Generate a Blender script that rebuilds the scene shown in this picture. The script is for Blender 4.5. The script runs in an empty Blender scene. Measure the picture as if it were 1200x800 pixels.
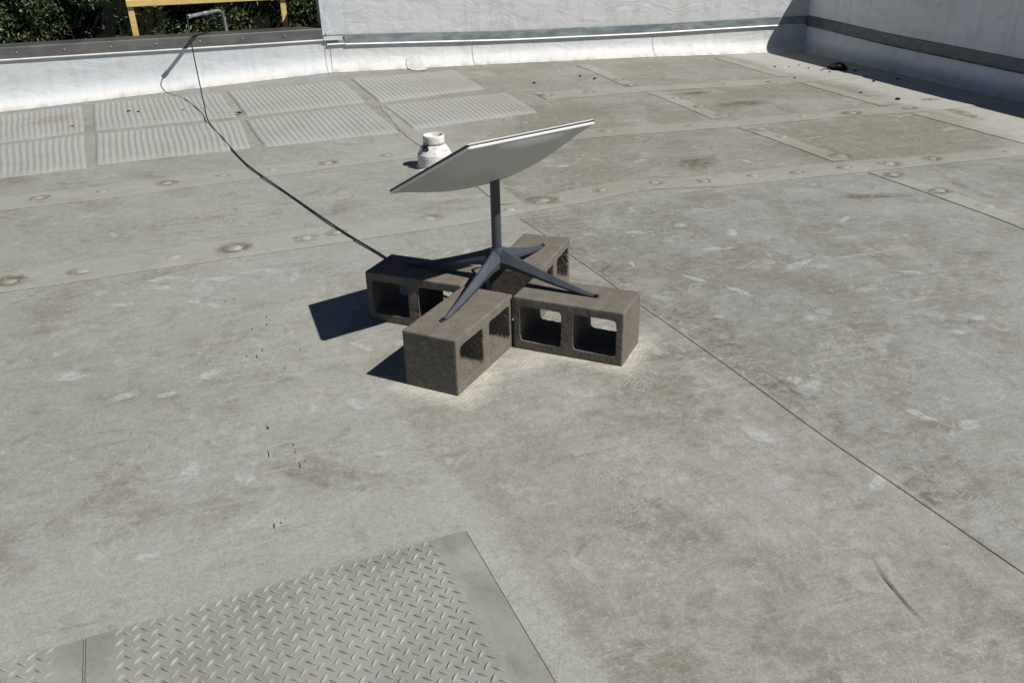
import bpy, bmesh, math, random
import numpy as np
from mathutils import Vector, Matrix, noise as mn
random.seed(4)
S = bpy.context.scene
COL = S.collection
rad = math.radians

# ------------------------------------------------------------------ frame of the roof
# s runs along the back parapet, t away from it; both in metres
U = Vector((0.74785, 0.66387)); N = Vector((0.66387, -0.74785)); A0 = Vector((-5.53, 2.26))
HS = [-6, 0, 1.33, 2.67, 4.39, 5.72, 7.22, 9]; HZ = [0, 0, .062, .122, .088, .055, 0, 0]
def H(s): return float(np.interp(s, HS, HZ))
def h(s, t):
    f = min(max(1 - t / 3.0, 0), 1); f = f * f * (3 - 2 * f)
    return H(s) * f
def W(s, t, z=0.0):
    p = A0 + U * s + N * t
    return Vector((p.x, p.y, z))
def G(s, t, dz=0.0): return W(s, t, h(s, t) + dz)
def stof(x, y):
    d = Vector((x, y)) - A0
    return d.dot(U), d.dot(N)

# ------------------------------------------------------------------ object helpers
def link(name, me, mats, parent=None, smooth=False, angle=None):
    o = bpy.data.objects.new(name, me); COL.objects.link(o)
    for m in (mats if isinstance(mats, (list, tuple)) else [mats]): me.materials.append(m)
    if parent: o.parent = parent
    if smooth:
        for p in me.polygons: p.use_smooth = True
    if angle is not None:
        me.set_sharp_from_angle(angle=rad(angle)) if hasattr(me, 'set_sharp_from_angle') else None
    return o
def mesh(name, V, F, mats, parent=None, smooth=False, uv=None, angle=None, mi=None):
    me = bpy.data.meshes.new(name)
    me.from_pydata([tuple(v) for v in V], [], F); me.update()
    if uv is not None:
        l = me.uv_layers.new(name='UVMap')
        for i, lp in enumerate(me.loops): l.data[i].uv = uv[lp.vertex_index]
    o = link(name, me, mats, parent, smooth, angle)
    if mi is not None:
        for p, k in zip(me.polygons, mi): p.material_index = k
    return o
def tag(o, label=None, cat=None, group=None, kind=None):
    if label: o['label'] = label
    if cat: o['category'] = cat
    if group: o['group'] = group
    if kind: o['kind'] = kind
    return o
def empty(name, loc): 
    o = bpy.data.objects.new(name, None); COL.objects.link(o); o.location = loc; o.empty_display_size = .1
    return o
def under(root, o):
    """parent a mesh made in world coordinates to a root standing at root.location"""
    o.parent = root; o.matrix_parent_inverse = Matrix.Translation(-Vector(root.location)); return o
class MB:
    def __init__(s): s.V = []; s.F = []; s.M = []; s.UV = []
    def add(s, V, F, m=0, UV=None):
        b = len(s.V); s.V += [Vector(v) for v in V]; s.F += [[i + b for i in f] for f in F]; s.M += [m] * len(F)
        s.UV += list(UV) if UV is not None else [(0, 0)] * len(V)
    def box(s, c, u, v, w, m=0):
        c, u, v, w = map(Vector, (c, u, v, w))
        V = [c + a * u + b * v + d * w for d in (-1, 1) for b in (-1, 1) for a in (-1, 1)]
        s.add(V, [[0, 2, 3, 1], [4, 5, 7, 6], [0, 1, 5, 4], [2, 6, 7, 3], [0, 4, 6, 2], [1, 3, 7, 5]], m)
    def build(s, name, mats, parent=None, smooth=False, angle=None, uv=False):
        o = mesh(name, s.V, s.F, mats, None, smooth, s.UV if uv else None, angle, s.M)
        return under(parent, o) if parent else o
def bevel(o, w, seg=2):
    m = o.modifiers.new('bevel', 'BEVEL'); m.width = w; m.segments = seg; m.limit_method = 'ANGLE'; m.angle_limit = rad(35)
    return o
def tube(pts, r, n=12, caps=True):
    """swept tube: vertices and faces"""
    P = [Vector(p) for p in pts]; V = []; F = []
    R = r if isinstance(r, (list, tuple)) else [r] * len(P)
    up = Vector((0.13, .21, 1)).normalized(); prev = None
    for i, p in enumerate(P):
        d = (P[min(i + 1, len(P) - 1)] - P[max(i - 1, 0)]).normalized()
        if prev is None: a = d.orthogonal().normalized()
        else: a = (prev - d * prev.dot(d)).normalized()
        prev = a; b = d.cross(a)
        for k in range(n):
            th = 2 * math.pi * k / n
            V.append(p + (a * math.cos(th) + b * math.sin(th)) * R[i])
    for i in range(len(P) - 1):
        for k in range(n):
            F.append([i * n + k, i * n + (k + 1) % n, (i + 1) * n + (k + 1) % n, (i + 1) * n + k])
    if caps:
        F.append(list(range(n - 1, -1, -1))); F.append([(len(P) - 1) * n + k for k in range(n)])
    return V, F
def catmull(P, k=10):
    P = [Vector(p) for p in P]; Q = [P[0] * 2 - P[1]] + P + [P[-1] * 2 - P[-2]]; out = []
    for i in range(1, len(Q) - 2):
        for j in range(k):
            t = j / k; a, b, c, d = Q[i - 1:i + 3]
            out.append(.5 * ((2 * b) + (c - a) * t + (2 * a - 5 * b + 4 * c - d) * t * t + (-a + 3 * b - 3 * c + d) * t ** 3))
    return out + [P[-1]]
def lathe(prof, c, n=48):
    V = []; F = []
    for r, z in prof:
        for k in range(n):
            a = 2 * math.pi * k / n; V.append(Vector((c[0] + r * math.cos(a), c[1] + r * math.sin(a), c[2] + z)))
    for i in range(len(prof) - 1):
        for k in range(n): F.append([i * n + k, i * n + (k + 1) % n, (i + 1) * n + (k + 1) % n, (i + 1) * n + k])
    return V, F

# ------------------------------------------------------------------ node helpers
class NT:
    def __init__(s, name, rough=.8, spec=.3, metal=0.0):
        s.m = bpy.data.materials.new(name); s.m.use_nodes = True; s.t = s.m.node_tree
        s.t.nodes.clear()
        s.out = s.t.nodes.new('ShaderNodeOutputMaterial'); s.p = s.t.nodes.new('ShaderNodeBsdfPrincipled')
        s.t.links.new(s.p.outputs[0], s.out.inputs[0])
        s.p.inputs['Roughness'].default_value = rough; s.p.inputs['Specular IOR Level'].default_value = spec
        s.p.inputs['Metallic'].default_value = metal
    def n(s, t, **kw):
        x = s.t.nodes.new(t)
        for k, v in kw.items(): setattr(x, k, v)
        return x
    def set(s, sock, v):
        if hasattr(v, 'is_linked') or hasattr(v, 'links'): s.t.links.new(v, sock)
        else:
            if isinstance(v, tuple) and len(v) == 3 and sock.type == 'RGBA': v = (*v, 1)
            sock.default_value = v
    def uv(s): return s.n('ShaderNodeUVMap').outputs[0]
    def obj(s): return s.n('ShaderNodeTexCoord').outputs['Object']
    def mapping(s, vec, scale=(1, 1, 1), rot=(0, 0, 0), loc=(0, 0, 0)):
        x = s.n('ShaderNodeMapping'); s.set(x.inputs[0], vec); x.inputs['Scale'].default_value = scale
        x.inputs['Rotation'].default_value = rot; x.inputs['Location'].default_value = loc; return x.outputs[0]
    def noise(s, vec, scale, detail=6, rough=.6, dist=0.0):
        x = s.n('ShaderNodeTexNoise'); s.set(x.inputs['Vector'], vec); x.inputs['Scale'].default_value = scale
        x.inputs['Detail'].default_value = detail; x.inputs['Roughness'].default_value = rough
        x.inputs['Distortion'].default_value = dist; return x.outputs[0]
    def vor(s, vec, scale, feat='DISTANCE_TO_EDGE'):
        x = s.n('ShaderNodeTexVoronoi', feature=feat); s.set(x.inputs['Vector'], vec); x.inputs['Scale'].default_value = scale
        return x.outputs[0]
    def mr(s, v, a, b, c=0.0, d=1.0, smooth=True):
        x = s.n('ShaderNodeMapRange'); x.interpolation_type = 'SMOOTHSTEP' if smooth else 'LINEAR'
        s.set(x.inputs[0], v); x.inputs[1].default_value = a; x.inputs[2].default_value = b
        x.inputs[3].default_value = c; x.inputs[4].default_value = d; return x.outputs[0]
    def ma(s, op, a, b=0.0, c=0.0):
        x = s.n('ShaderNodeMath', operation=op); s.set(x.inputs[0], a); s.set(x.inputs[1], b); s.set(x.inputs[2], c); return x.outputs[0]
    def mix(s, f, a, b, mode='MIX'):
        x = s.n('ShaderNodeMix', data_type='RGBA', blend_type=mode); s.set(x.inputs[0], f); s.set(x.inputs[6], a); s.set(x.inputs[7], b)
        return x.outputs[2]
    def xyz(s, v):
        x = s.n('ShaderNodeSeparateXYZ'); s.set(x.inputs[0], v); return x.outputs
    def bump(s, hgt, dist=.001, strength=1.0, prev=None):
        x = s.n('ShaderNodeBump'); x.inputs['Strength'].default_value = strength; x.inputs['Distance'].default_value = dist
        s.set(x.inputs['Height'], hgt)
        if prev is not None: s.set(x.inputs['Normal'], prev)
        return x.outputs[0]
    def col(s, c): s.set(s.p.inputs['Base Color'], c)
    def nrm(s, v): s.set(s.p.inputs['Normal'], v)

# ------------------------------------------------------------------ materials
def make_roof(name, kind='deck'):
    M = NT(name, rough=.72, spec=.35); uv = M.uv(); o = M.obj()
    X = M.xyz(uv); s_, t_ = X[0], X[1]
    big = M.noise(uv, .7, 5, .55); mid = M.noise(uv, 3.2, 9, .66, .5); fine = M.noise(uv, 26, 8, .7); grain = M.noise(uv, 210, 4, .75)
    # the sheets: sea-grey near the plates, greyer and dirtier right of the long seam, browner near the wall
    base = (.325, .335, .302)
    right = M.ma('MULTIPLY', M.mr(M.ma('SUBTRACT', s_, M.ma('MULTIPLY', M.ma('SUBTRACT', t_, 4.17), .092)), 3.10, 3.16), M.mr(t_, 4.0, 4.2))
    sB = M.ma('ADD', M.ma('SUBTRACT', s_, M.ma('MULTIPLY', M.ma('SUBTRACT', t_, 5.25), .168)), M.ma('MULTIPLY', M.ma('SUBTRACT', mid, .5), .16))
    warm = M.ma('MULTIPLY', M.mr(sB, 2.05, 2.10), M.mr(M.ma('ADD', t_, M.ma('MULTIPLY', mid, .4)), 4.6, 5.3))
    base = M.mix(warm, base, M.mix(M.mr(M.noise(uv, 5.5, 9, .72, .7), .40, .60), (.252, .240, .198), (.335, .332, .298)))
    c = M.mix(M.ma('MULTIPLY', right, .85), base, M.mix(M.mr(M.noise(uv, 2.4, 8, .7, 1.2), .36, .60), (.214, .214, .184), (.282, .294, .278)))
    rows = M.ma('MULTIPLY', M.mr(t_, 4.12, 3.9), M.mr(s_, 2.6, 4.0))
    c = M.mix(M.ma('MULTIPLY', rows, .9), c, (.235, .222, .170))
    # warm dirty fan right-front of the blocks
    
    # tonal drift
    c = M.mix(M.mr(big, .38, .68), c, M.mix(.55, c, (.40, .41, .40)))
    c = M.mix(M.ma('MULTIPLY', M.mr(mid, .50, .30), .75), c, (.215, .200, .165))
    c = M.mix(M.ma('MULTIPLY', M.mr(mid, .54, .76), .60), c, (.42, .42, .40))
    # rain-washed pale band beside the right wall and next to the plates
    pale = M.mr(M.ma('ADD', s_, M.ma('MULTIPLY', big, .9)), 6.9, 7.25)
    c = M.mix(M.ma('MULTIPLY', pale, .75), c, (.56, .56, .53))
    edge = M.ma('MULTIPLY', M.mr(M.ma('ADD', t_, M.ma('MULTIPLY', M.ma('SUBTRACT', mid, .5), .3)), 6.10, 6.24), M.mr(sB, 2.13, 2.07))
    c = M.mix(M.ma('MULTIPLY', edge, .55), c, (.405, .42, .395))
    bandm = M.ma('MULTIPLY', M.ma('MULTIPLY', M.mr(sB, 1.78, 2.04), M.mr(sB, 2.10, 2.06)), M.ma('MULTIPLY', M.mr(t_, 4.7, 5.2), M.mr(fine, .30, .55, .5, 1.0)))
    c = M.mix(M.ma('MULTIPLY', bandm, .55), c, (.42, .43, .41))
    # brown silt trapped along the long seam
    ds = M.ma('SUBTRACT', s_, M.ma('ADD', 3.10, M.ma('MULTIPLY', M.ma('SUBTRACT', t_, 4.17), .102)))
    silt = M.ma('MULTIPLY', M.ma('MULTIPLY', M.mr(ds, -.005, .01), M.mr(ds, .26, .015)), M.mr(M.noise(uv, 4.5, 8, .7, .8), .42, .62))
    silt = M.ma('MULTIPLY', silt, M.mr(t_, 4.2, 5.0, .5, 1.0))
    c = M.mix(M.ma('MULTIPLY', silt, .80), c, M.mix(M.mr(fine, .40, .60), (.110, .095, .062), (.235, .215, .165)))
    # long brushed streaks in three directions
    bumps = None
    for k, (rot, sc, lo, hi, amt) in enumerate([(.25, (2.2, 34, 1), .54, .70, .60), (-.75, (2.5, 42, 1), .55, .72, .60), (1.35, (3, 46, 1), .56, .74, .50)]):
        st = M.noise(M.mapping(uv, sc, (0, 0, rot), (k * 3.1, k, 0)), 1.0, 7, .62, .35)
        msk = M.mr(M.noise(uv, 1.3 + k * .4, 3, .5), .42, .62)
        f = M.ma('MULTIPLY', M.mr(st, lo, hi), msk)
        c = M.mix(M.ma('MULTIPLY', f, amt), c, (.47, .465, .44))
        f2 = M.ma('MULTIPLY', M.mr(st, .42, .30), msk)
        c = M.mix(M.ma('MULTIPLY', f2, .42), c, (.18, .170, .138))
    # swirled scrape lines and drying contours: thin isolines of warped noise, only in patches
    for k, (sc, ds, wdt, lo, hi, amt, colr) in enumerate([(3.0, 2.2, .010, .46, .60, .50, (.52, .525, .50)), (7.5, 1.6, .014, .48, .62, .50, (.54, .54, .51)), (1.6, 1.2, .005, .48, .60, .40, (.50, .50, .47)), (4.2, 1.9, .009, .50, .64, .40, (.17, .158, .12))]):
        nn = M.noise(M.mapping(uv, (1, 1, 1), (0, 0, k), (k * 5.3, k * 2.1, 0)), sc, 3.5, .5, ds)
        ln = M.mr(M.ma('ABSOLUTE', M.ma('SUBTRACT', M.ma('FRACT', M.ma('MULTIPLY', nn, 9 if k != 2 else 5)), .5)), wdt * 9, 0)
        pm = M.mr(M.noise(uv, 2.1 + .7 * k, 4, .6, .5), lo, hi)
        brk = M.mr(fine, .38, .58)
        c = M.mix(M.ma('MULTIPLY', M.ma('MULTIPLY', ln, M.ma('MULTIPLY', pm, brk)), amt), c, colr)
    # crisp-edged rubbed spots
    sp = M.ma('MULTIPLY', M.mr(M.noise(uv, 6.5, 3, .5, .8), .635, .655), M.mr(fine, .32, .56))
    c = M.mix(M.ma('MULTIPLY', sp, .42), c, (.46, .47, .45))
    # patches of dried-mud cracking
    w = M.noise(uv, 9, 3, .5); cv = M.mapping(uv, (1, 1, 1)); v = M.vor(cv, 52)
    patch = M.mr(M.noise(uv, 2.6, 3, .5, .4), .60, .70)
    c = M.mix(M.ma('MULTIPLY', M.ma('MULTIPLY', M.mr(v, .02, .12), patch), .34), c, (.52, .52, .49))
    # pale ground-in concrete dust scraped round the foot of the blocks
    P = M.xyz(o); ax = M.ma('ABSOLUTE', P[0]); ay = M.ma('ABSOLUTE', P[1])
    d1 = M.ma('MAXIMUM', M.ma('SUBTRACT', ax, .49), M.ma('SUBTRACT', ay, .10)); d2 = M.ma('MAXIMUM', M.ma('SUBTRACT', ax, .10), M.ma('SUBTRACT', ay, .49))
    rr = M.ma('SUBTRACT', M.ma('SQRT', M.ma('ADD', M.ma('MULTIPLY', M.ma('SUBTRACT', P[0], .10), M.ma('SUBTRACT', P[0], .10)), M.ma('MULTIPLY', M.ma('ADD', P[1], .10), M.ma('ADD', P[1], .10)))), .44)
    sd = M.ma('MINIMUM', d1, d2); sdn = M.ma('ADD', M.ma('MAXIMUM', M.ma('MULTIPLY', sd, .9), M.ma('MULTIPLY', rr, .9)), M.ma('MULTIPLY', M.ma('SUBTRACT', mid, .5), .10))
    cor = M.ma('SQRT', M.ma('ADD', M.ma('POWER', M.ma('SUBTRACT', P[0], .13), 2.0), M.ma('POWER', M.ma('ADD', P[1], .13), 2.0)))
    halo = M.ma('MULTIPLY', M.ma('MAXIMUM', M.mr(M.ma('ADD', sd, M.ma('MULTIPLY', M.ma('SUBTRACT', mid, .5), .09)), .095, .012), M.mr(M.ma('ADD', cor, M.ma('MULTIPLY', M.ma('SUBTRACT', mid, .5), .12)), .23, .07)), M.mr(M.noise(M.mapping(uv, (3, 14, 1), (0, 0, .8)), 2.2, 7, .65, .6), .34, .60, .55, 1.0)); side = M.mr(M.ma('SUBTRACT', P[0], P[1]), .05, .45)
    hl = M.mr(M.ma('SINE', M.ma('ADD', M.ma('MULTIPLY', sd, 430), M.ma('MULTIPLY', mid, 30))), -.6, .9, .68, 1.0)
    halo = M.ma('MULTIPLY', halo, M.ma('MULTIPLY', hl, M.mr(fine, .30, .52, .55, 1.0)))
    c = M.mix(M.ma('MULTIPLY', M.ma('MULTIPLY', halo, side), .95), c, (.70, .67, .585))
    ring = M.mr(M.ma('SINE', M.ma('ADD', M.ma('MULTIPLY', rr, 520), M.ma('MULTIPLY', mid, 26))), .55, 1.0)
    rmask = M.ma('MULTIPLY', M.ma('MULTIPLY', M.mr(rr, .095, .055), M.mr(rr, -.015, .02)), side)
    rmask = M.ma('MULTIPLY', rmask, M.mr(M.noise(uv, 6, 4, .6), .46, .60))
    c = M.mix(M.ma('MULTIPLY', M.ma('MULTIPLY', ring, rmask), .75), c, (.60, .58, .53))
    # fine grain
    clump = M.noise(uv, 85, 6, .72, .4); c = M.mix(M.ma('MULTIPLY', M.mr(clump, .56, .36), .50), c, M.mix(1.0, c, (.70, .69, .64), 'MULTIPLY'))
    c = M.mix(M.ma('MULTIPLY', M.mr(clump, .55, .72), .45), c, (.50, .50, .47))
    blot = M.noise(uv, 11, 7, .74, .9); c = M.mix(M.ma('MULTIPLY', M.mr(blot, .47, .34), .50), c, M.mix(1.0, c, (.70, .675, .58), 'MULTIPLY'))
    c = M.mix(M.ma('MULTIPLY', M.mr(blot, .56, .70), .38), c, (.45, .455, .43))
    c = M.mix(M.ma('MULTIPLY', M.mr(fine, .30, .70), .40), M.mix(1.0, c, (.80, .79, .76), 'MULTIPLY'), M.mix(.35, c, (.46, .46, .44)))
    g = M.mr(grain, .3, .7, .74, 1.18, False)
    gg = M.n('ShaderNodeCombineColor'); [M.set(gg.inputs[i], g) for i in range(3)]
    c = M.mix(1.0, c, gg.outputs[0], 'MULTIPLY')
    if kind == 'lap': c = M.mix(.36, c, (.375, .375, .315))
    if kind == 'pad': c = M.mix(.55, c, (.385, .39, .365))
    if kind == 'margin': c = M.mix(.70, c, M.mix(M.mr(mid, .40, .62), (.190, .190, .150), (.285, .292, .250)))
    if kind == 'plate': c = M.mix(.70, c, M.mix(M.mr(mid, .42, .60), (.208, .208, .182), (.270, .272, .246)))
    M.col(c)
    hb = M.ma('ADD', M.ma('MULTIPLY', grain, .35), M.ma('ADD', M.ma('MULTIPLY', fine, 1.2), M.ma('MULTIPLY', mid, 3.0)))
    wv = M.noise(M.mapping(uv, (1, 1.6, 1), (0, 0, .4)), 2.2, 3, .5, .6); M.nrm(M.bump(wv, .010, .45, M.bump(hb, .0018, .6))); M.set(M.p.inputs['Roughness'], M.mr(mid, .3, .7, .62, .82))
    return M.m
m_roof = make_roof('roof_membrane'); m_lap = make_roof('roof_lap', 'lap'); m_pad = make_roof('walkway_pad', 'pad')
m_margin = make_roof('plate_margin', 'margin'); m_plate = make_roof('tread_rubber', 'plate')
m_plate.node_tree.nodes['Principled BSDF'].inputs['Specular IOR Level'].default_value = .5

def make_lug():
    M = NT('tread_lug', .38, .55); o = M.obj(); n = M.noise(o, 30, 6, .6)
    M.col(M.mix(M.mr(n, .35, .7), (.255, .255, .232), (.39, .39, .365))); M.nrm(M.bump(M.noise(o, 500, 3), .0004, .5)); return M.m  # lugs lighter than the mat, painting in the highlights on their tops
m_lug = make_lug()
def make_wall(name, tint=(.54, .572, .585), cove=(.62, .62, .60), z0=.02, z1=.12):  # default cove tone is lighter, painting in the sun its slope catches
    M = NT(name, .55, .35); uv = M.uv(); X = M.xyz(uv)
    big = M.noise(M.mapping(uv, (1, 2.2, 1)), 1.2, 6, .6); mid = M.noise(uv, 7, 8, .65, .4); fine = M.noise(uv, 60, 6, .7)
    run = M.noise(M.mapping(uv, (14, 1.2, 1)), 1.0, 6, .6)
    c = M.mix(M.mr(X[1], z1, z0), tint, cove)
    c = M.mix(M.ma('MULTIPLY', M.mr(big, .45, .72), .5), c, M.mix(1.0, c, (.82, .84, .85), 'MULTIPLY'))
    c = M.mix(M.ma('MULTIPLY', M.mr(mid, .48, .30), .55), c, M.mix(1.0, c, (.74, .74, .71), 'MULTIPLY'))
    c = M.mix(M.ma('MULTIPLY', M.mr(run, .46, .70), .34), c, M.mix(1.0, c, (.72, .73, .72), 'MULTIPLY'))
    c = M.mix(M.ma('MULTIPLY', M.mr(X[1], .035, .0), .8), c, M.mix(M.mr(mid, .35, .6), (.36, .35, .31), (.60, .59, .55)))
    M.col(c)
    wr = M.noise(M.mapping(uv, (1.6, 3.2, 1)), 1.8, 5, .55, .8)
    M.nrm(M.bump(M.ma('ADD', M.ma('MULTIPLY', wr, 6), M.ma('ADD', mid, M.ma('MULTIPLY', fine, .25))), .004, .6)); return M.m
m_wall = make_wall('white_membrane')
m_wall2 = make_wall('white_coated_wall', (.54, .552, .545), (.60, .60, .58))
m_wall3 = make_wall('grey_coated_wall', (.80, .83, .84), (.50, .51, .52))
def make_metal(name, c0, c1, rough=.45, metal=.6, sc=4):
    M = NT(name, rough, .5, metal); o = M.obj()
    n = M.noise(M.mapping(o, (1, 1, 3)), sc, 7, .65, .3)
    M.col(M.mix(M.mr(n, .35, .68), c0, c1)); M.nrm(M.bump(M.noise(o, sc * 12, 4), .001, .25)); M.set(M.p.inputs['Roughness'], M.mr(n, .3, .7, rough - .08, rough + .15)); return M.m
m_coping = make_metal('bronze_coping', (.105, .105, .100), (.145, .144, .137), .55, .15)
m_copetop = make_metal('dark_coping_top', (.05, .047, .043), (.085, .08, .07), .6, .15)
m_lip = make_metal('bright_edge', (.62, .62, .60), (.80, .80, .78), .4, .1)
m_strip = make_metal('galvanised_strip', (.17, .20, .21), (.28, .32, .33), .5, .3, 6)
m_strip_dark = make_metal('dark_strip', (.10, .115, .125), (.20, .22, .235), .5, .3, 9)  # darker tones than the galvanised strip, for the right wall
m_conduit = make_metal('grey_conduit', (.20, .205, .21), (.32, .325, .33), .4, .3, 12)
m_screw = make_metal('screw_head', (.28, .28, .27), (.42, .42, .40), .4, .5, 30)
def plain(name, c, rough, spec=.4, amt=.12, sc=20, bd=.0004):
    M = NT(name, rough, spec); o = M.obj(); n = M.noise(o, sc, 6, .65); lo = tuple(v * (1 - amt) for v in c); hi = tuple(min(1, v * (1 + amt)) for v in c)
    M.col(M.mix(M.mr(n, .3, .7), lo, hi)); M.nrm(M.bump(M.noise(o, sc * 14, 3), bd, .4)); return M.m
m_dishback = plain('dish_grey_shell', (.50, .51, .475), .5, .4, .05, 5)
m_dishrim = plain('dish_sunlit_rim', (.74, .74, .71), .35, .5, .04, 8)  # whiter than the shell: the sunlit edge band is put into the colour
m_dishedge = plain('dish_dark_edge', (.02, .02, .022), .5)
m_dishface = plain('dish_white_face', (.78, .78, .77), .3, .5, .03, 6)
m_stand = plain('stand_slate_coating', (.048, .056, .070), .42, .45, .14, 30, .0003)
m_black = plain('black_plastic', (.015, .015, .016), .45, .4)
m_cable = plain('black_cable', (.018, .018, .019), .42, .45)
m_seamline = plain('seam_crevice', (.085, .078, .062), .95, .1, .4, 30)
m_debris = plain('dark_debris', (.022, .018, .014), .95, .2, .5, 40, .003)
def make_block():
    M = NT('cinder_block', .95, .15); o = M.obj()
    a = M.noise(o, 260, 5, .75); b = M.noise(o, 18, 6, .6); v = M.n('ShaderNodeTexVoronoi'); M.set(v.inputs['Vector'], o); v.inputs['Scale'].default_value = 230
    c = M.mix(M.mr(b, .35, .7), (.145, .133, .108), (.188, .174, .145))
    c = M.mix(M.ma('MULTIPLY', M.mr(a, .51, .36), .75), c, (.075, .067, .055))
    ph = M.mr(M.noise(o, 70, 5, .7), .36, .28); c = M.mix(M.ma('MULTIPLY', ph, .8), c, (.04, .035, .028))
    c = M.mix(M.ma('MULTIPLY', M.mr(a, .56, .70), .7), c, (.34, .31, .27))
    rgb = M.n('ShaderNodeSeparateColor'); M.set(rgb.inputs[0], v.outputs['Color'])
    c = M.mix(M.ma('MULTIPLY', M.mr(rgb.outputs[0], .80, .95), .5), c, (.27, .20, .16))
    M.col(c); M.nrm(M.bump(M.ma('ADD', M.noise(o, 320, 4, .7), M.ma('MULTIPLY', M.noise(o, 110, 4, .7), .5)), .0022, .8)); return M.m
m_block = make_block()
def make_pipe():
    M = NT('white_coated_vent', .6, .3); o = M.obj(); n = M.noise(o, 22, 7, .7); z = M.xyz(o)[2]
    c = M.mix(M.mr(n, .5, .35), (.70, .69, .65), (.42, .40, .36))
    M.col(c); M.nrm(M.bump(M.noise(o, 60, 5, .7), .004, .6)); return M.m
m_pipe = make_pipe()
def make_wood():
    M = NT('yellow_painted_wood', .6, .3); o = M.obj(); n = M.noise(o, 9, 7, .7, .5); g = M.noise(M.mapping(o, (3, 3, 30)), 4, 5, .6)
    c = M.mix(M.mr(g, .35, .7), (.60, .42, .14), (.72, .54, .23)); c = M.mix(M.mr(n, .64, .72), c, (.10, .07, .04))
    M.col(c); M.nrm(M.bump(g, .002, .4)); return M.m
m_wood = make_wood()
m_yellow = plain('yellow_paint', (.66, .52, .05), .5, .4, .15)
def make_leaf():
    M = NT('hedge_leaf', .42, .45); g = M.n('ShaderNodeNewGeometry'); r = g.outputs['Random Per Island']
    c = M.mix(r, (.020, .036, .012), (.075, .105, .030)); M.col(c)
    M.p.inputs['Subsurface Weight'].default_value = 0.0; return M.m
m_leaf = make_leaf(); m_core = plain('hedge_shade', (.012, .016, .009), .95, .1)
m_ground = plain('lower_ground', (.10, .10, .085), .95, .1, .3, 1.0)
def make_mark(name, col, lo, hi, amt, sc=60, fade=False):
    M = NT(name, .85, .2); o = M.obj(); M.col(col); n = M.ma('MULTIPLY', M.noise(o, sc, 6, .75), 1.0); n2 = M.noise(o, sc * .16, 3, .5)
    f = M.ma('MULTIPLY', M.ma('MULTIPLY', M.mr(n, lo, hi), M.mr(n2, .28, .54)), amt)
    if fade: f = M.ma('MULTIPLY', f, M.mr(M.xyz(M.uv())[0], 0, fade))
    tr = M.n('ShaderNodeBsdfTransparent'); mx = M.n('ShaderNodeMixShader'); M.set(mx.inputs[0], f)
    M.t.links.new(tr.outputs[0], mx.inputs[1]); M.t.links.new(M.p.outputs[0], mx.inputs[2]); M.t.links.new(mx.outputs[0], M.out.inputs[0]); return M.m
m_scuff = make_mark('pale_scuff', (.50, .505, .48), .32, .58, .50)
m_worn = make_mark('pale_wear', (.50, .51, .485), .30, .56, .72, 45, .40)
m_rust = make_mark('brown_stain', (.145, .118, .070), .32, .62, .62, 26, .8)
m_scr = plain('rubbed_scratch', (.13, .125, .105), .9, .2)
m_speck = plain('dark_speck', (.075, .070, .058), .9, .2)

# ------------------------------------------------------------------ the roof deck
def strip_polys(lo, up, n=120):
    """resample two (s,t) polylines to n matching points"""
    def rs(P):
        P = [Vector(p) for p in P]; L = [0]
        for a, b in zip(P, P[1:]): L.append(L[-1] + (b - a).length)
        out = []
        for i in range(n):
            d = L[-1] * i / (n - 1); k = max(j for j in range(len(L) - 1) if L[j] <= d + 1e-9)
            f = (d - L[k]) / max(1e-9, L[k + 1] - L[k]); out.append(P[k].lerp(P[k + 1], min(1, f)))
        return out
    return rs(lo), rs(up)
ss = list(np.arange(-4.0, 7.8, .08)); tt = list(np.arange(-.06, 3.2, .08)) + list(np.arange(3.2, 12.6, .4))
V = []; UVs = []; F = []
for t in tt:
    for s in ss:
        V.append(G(s, t)); UVs.append((s, t))
ns = len(ss)
for j in range(len(tt) - 1):
    for i in range(ns - 1): F.append([j * ns + i + 1, j * ns + i, (j + 1) * ns + i, (j + 1) * ns + i + 1])
roof = tag(mesh('roof', V, F, m_roof, smooth=True, uv=UVs), kind='structure')

def wob(x, k): return (mn.noise(Vector((x * 2.3, k * 7.7, 0))) ) * .012
def lap(lo, up, k, hgt=.004, name='seam_strip', mat=None, cw=.0028):
    a = catmull([(p[0], p[1], 0) for p in lo], 8); b = catmull([(p[0], p[1], 0) for p in up], 8)
    lo_, up_ = strip_polys([(p.x, p.y) for p in a], [(p.x, p.y) for p in b], 160)
    m = MB(); V = []; UV = []
    K = 7
    for i, (p, q) in enumerate(zip(lo_, up_)):
        along = i * .03; d = (q - p); ln = max(.02, d.length); dn = d / ln
        p2 = p + dn * wob(along, k); q2 = q + dn * wob(along, k + 3)
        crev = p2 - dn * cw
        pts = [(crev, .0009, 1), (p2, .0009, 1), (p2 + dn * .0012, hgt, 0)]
        for j in range(1, K): 
            f = j / (K - 1); r = p2.lerp(q2, f); pts.append((r, hgt * (1 - f) ** .6 + .0006 + .0012 * mn.noise(Vector((r.x * 14, r.y * 14, k))) * (1 - f), 0))
        for r, z, mm in pts: V.append(G(r.x, r.y, z)); UV.append((r.x, r.y))
    c = 3 + K - 1
    Fs = []; MI = []
    for i in range(len(lo_) - 1):
        for j in range(c - 1):
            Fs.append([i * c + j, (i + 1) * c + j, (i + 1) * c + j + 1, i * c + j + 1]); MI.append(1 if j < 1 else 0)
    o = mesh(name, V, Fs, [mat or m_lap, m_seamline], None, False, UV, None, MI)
    # make faces point up
    me = o.data; bm = bmesh.new(); bm.from_mesh(me); 
    flip = [f for f in bm.faces if f.normal.z < 0]; bmesh.ops.reverse_faces(bm, faces=flip); bm.to_mesh(me); bm.free()
    o.parent = roof; return o
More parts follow.
